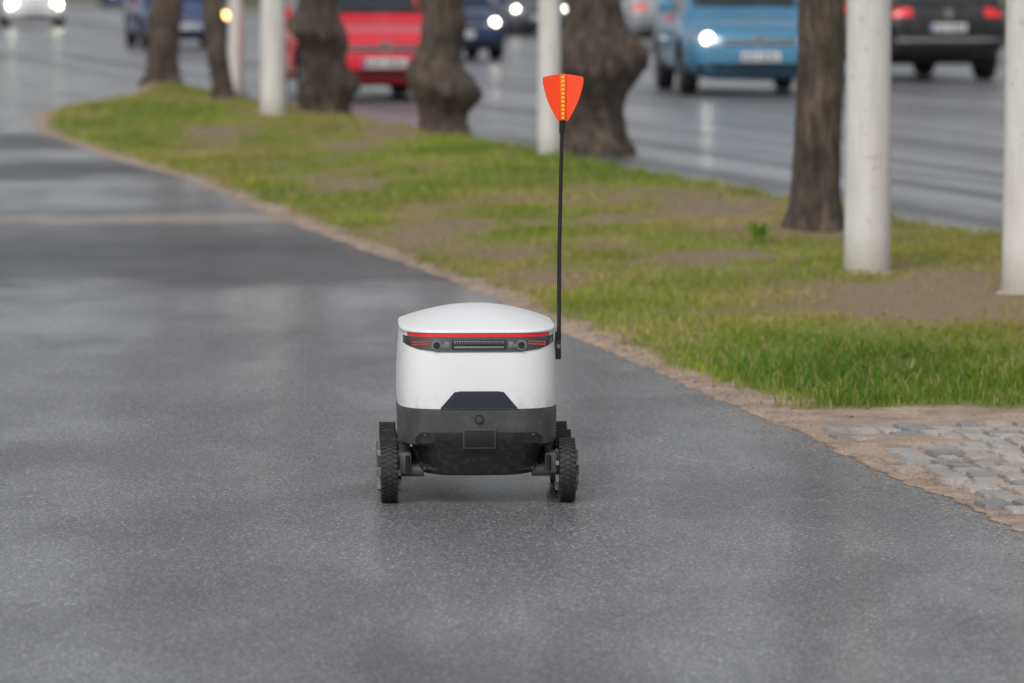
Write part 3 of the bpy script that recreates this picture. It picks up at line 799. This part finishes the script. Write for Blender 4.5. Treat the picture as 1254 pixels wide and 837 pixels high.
mb.disc((0,q2-.002,.243),.0125,(0,1,0),.008,2,28); mb.disc((0,q2-.0068,.243),.0095,(0,1,0),.003,3,28)
for s_ in (-1,1):
    for zz in (.100,.2):
        qq=bvl.ray_cast(Vector((s_*.15,-5,zz)),Vector((0,1,0)))[0].y; mb.disc((s_*.15,qq-.0075,zz),.0035,(0,1,0),.004,1,10)
M_frame=simple('plate_frame',(.045,.045,.047),.5,var=.2)
M_pblk=simple('plate_black',(.004,.004,.004),.6,var=.2)
mb.build('rear_panel',[M_rb,M_rd,M_pblk,M_frame],parent=RB)
mb=MB(); wr=.0895; WY=(-.19,.03,.25)
for s_ in (-1,1):
    for yy in WY:
        mb.box((s_*.203,yy,.112),(.036,.072,.060),0,bev=.010)
        mb.tube([(s_*.15,yy,wr),(s_*.235,yy,wr)],.018,14,0)
        mb.disc((s_*.219,yy,wr),.030,(1,0,0),.012,1,20)
        mb.tube([(s_*.196,yy-.046,.09),(s_*.196,yy-.046,.135)],.006,8,1)
    mb.box((s_*.198,-.07,.125),(.022,.25,.030),0,bev=.006)
    mb.box((s_*.198,.16,.14),(.020,.24,.026),0,bev=.006)
mb.build('suspension',[M_susp,M_black],parent=RB)
for s_ in (-1,1):
    for i,yy in enumerate(WY):
        mb=MB(); wheel(mb,0,0,0,wr-.002,.047,s_,lugs=38,n=60,rimr=.68,spokes=6)
        o=mb.build('wheel',[M_rtyre,M_hub],parent=RB,angle=30)
        o.location=(s_*.2475,yy,wr); o.rotation_euler[0]=random.uniform(0,1)
mb=MB(); fx,fy=.229,-.150
mb.tube([(fx-.003,fy,.395),(fx-.003,fy,.472)],[.0085,.0085],16,0)
mb.box((fx-.006,fy,.425),(.020,.022,.045),0,bev=.003); mb.disc((fx-.002,fy-.011,.432),.006,(0,1,0),.004,1,12)
mb.tube([(fx-.001,fy,.40),(fx+.0,fy,.70),(fx+.008,fy,1.06),(fx+.0105,fy,1.19)],[.0060,.0058,.005,.003],12,0)
mb.tube([(fx+.0072,fy,1.025),(fx+.008,fy,1.062)],[.0075,.0085],14,0)
mb.build('flag_mast',[M_rod,M_hub],parent=RB)
mb=MB(); cx,cy=fx+.0095,fy
prof=[(.014,1.060),(.022,1.073),(.033,1.093),(.045,1.119),(.0535,1.145),(.058,1.166),(.0585,1.178),(.056,1.183),(.03,1.188),(.0,1.191)]
for a in (-14,194,90):
    d=Vector((math.cos(R(a)),math.sin(R(a)),0)); nrm=Vector((-d.y,d.x,0))*.0011
    vs=[];
    for sgn in (-1,1):
        vs+=[Vector((cx,cy,1.060))+nrm*sgn]+[Vector((cx,cy,0))+d*r_+Vector((0,0,z_))+nrm*sgn for r_,z_ in prof]
    k=len(prof)+1
    fs=[tuple(range(k)),tuple(reversed(range(k,2*k)))]+[(i,(i+1)%k,k+(i+1)%k,k+i) for i in range(k)]
    mb.add(vs,fs,0)
mb.box((cx,cy-.004,1.126),(.017,.010,.128),1,bev=.002)
for k in range(11):
    mb.box((cx,cy-.0102,1.069+.0113*k),(.0085,.004,.0080),2,bev=.0015)
mb.build('safety_flag',[M_flag,M_strip2,M_strip],parent=RB,angle=30)

# ------------------------------------------------------------------ world, sun, camera
w=bpy.data.worlds.new('World'); scene.world=w; w.use_nodes=True; nt=w.node_tree
sky=nt.nodes.new('ShaderNodeTexSky'); sky.sky_type='NISHITA'; sky.sun_disc=False
sky.sun_elevation=R(48); sky.sun_rotation=R(200); sky.dust_density=4; sky.air_density=1.0; sky.ozone_density=1
hs=nt.nodes.new('ShaderNodeHueSaturation'); hs.inputs['Saturation'].default_value=.22
nt.links.new(sky.outputs[0],hs.inputs['Color'])
nt.links.new(hs.outputs[0],nt.nodes['Background'].inputs['Color']); nt.nodes['Background'].inputs['Strength'].default_value=.14
sd=bpy.data.lights.new('sun','SUN'); sd.energy=.7; sd.angle=R(30); sd.color=(1,.97,.93)
so=bpy.data.objects.new('sun',sd); COL.objects.link(so)
el,az=R(48),R(200)
dirv=Vector((math.sin(az)*math.cos(el),math.cos(az)*math.cos(el),math.sin(el)))
so.rotation_euler=dirv.to_track_quat('Z','Y').to_euler(); so.location=(-5,-5,12)

cd=bpy.data.cameras.new('camera'); cam=bpy.data.objects.new('camera',cd); COL.objects.link(cam)
cd.sensor_width=36; cd.lens=5200/1254*36; cd.clip_end=4000; cd.clip_start=.1
cam.location=(0,0,1.46); cam.rotation_euler=(R(90-4.91),0,0)
cd.dof.use_dof=True; cd.dof.focus_distance=11.75; cd.dof.aperture_fstop=4.2
scene.camera=cam
scene.view_settings.view_transform='Standard'; scene.view_settings.look='None'; scene.view_settings.exposure=0
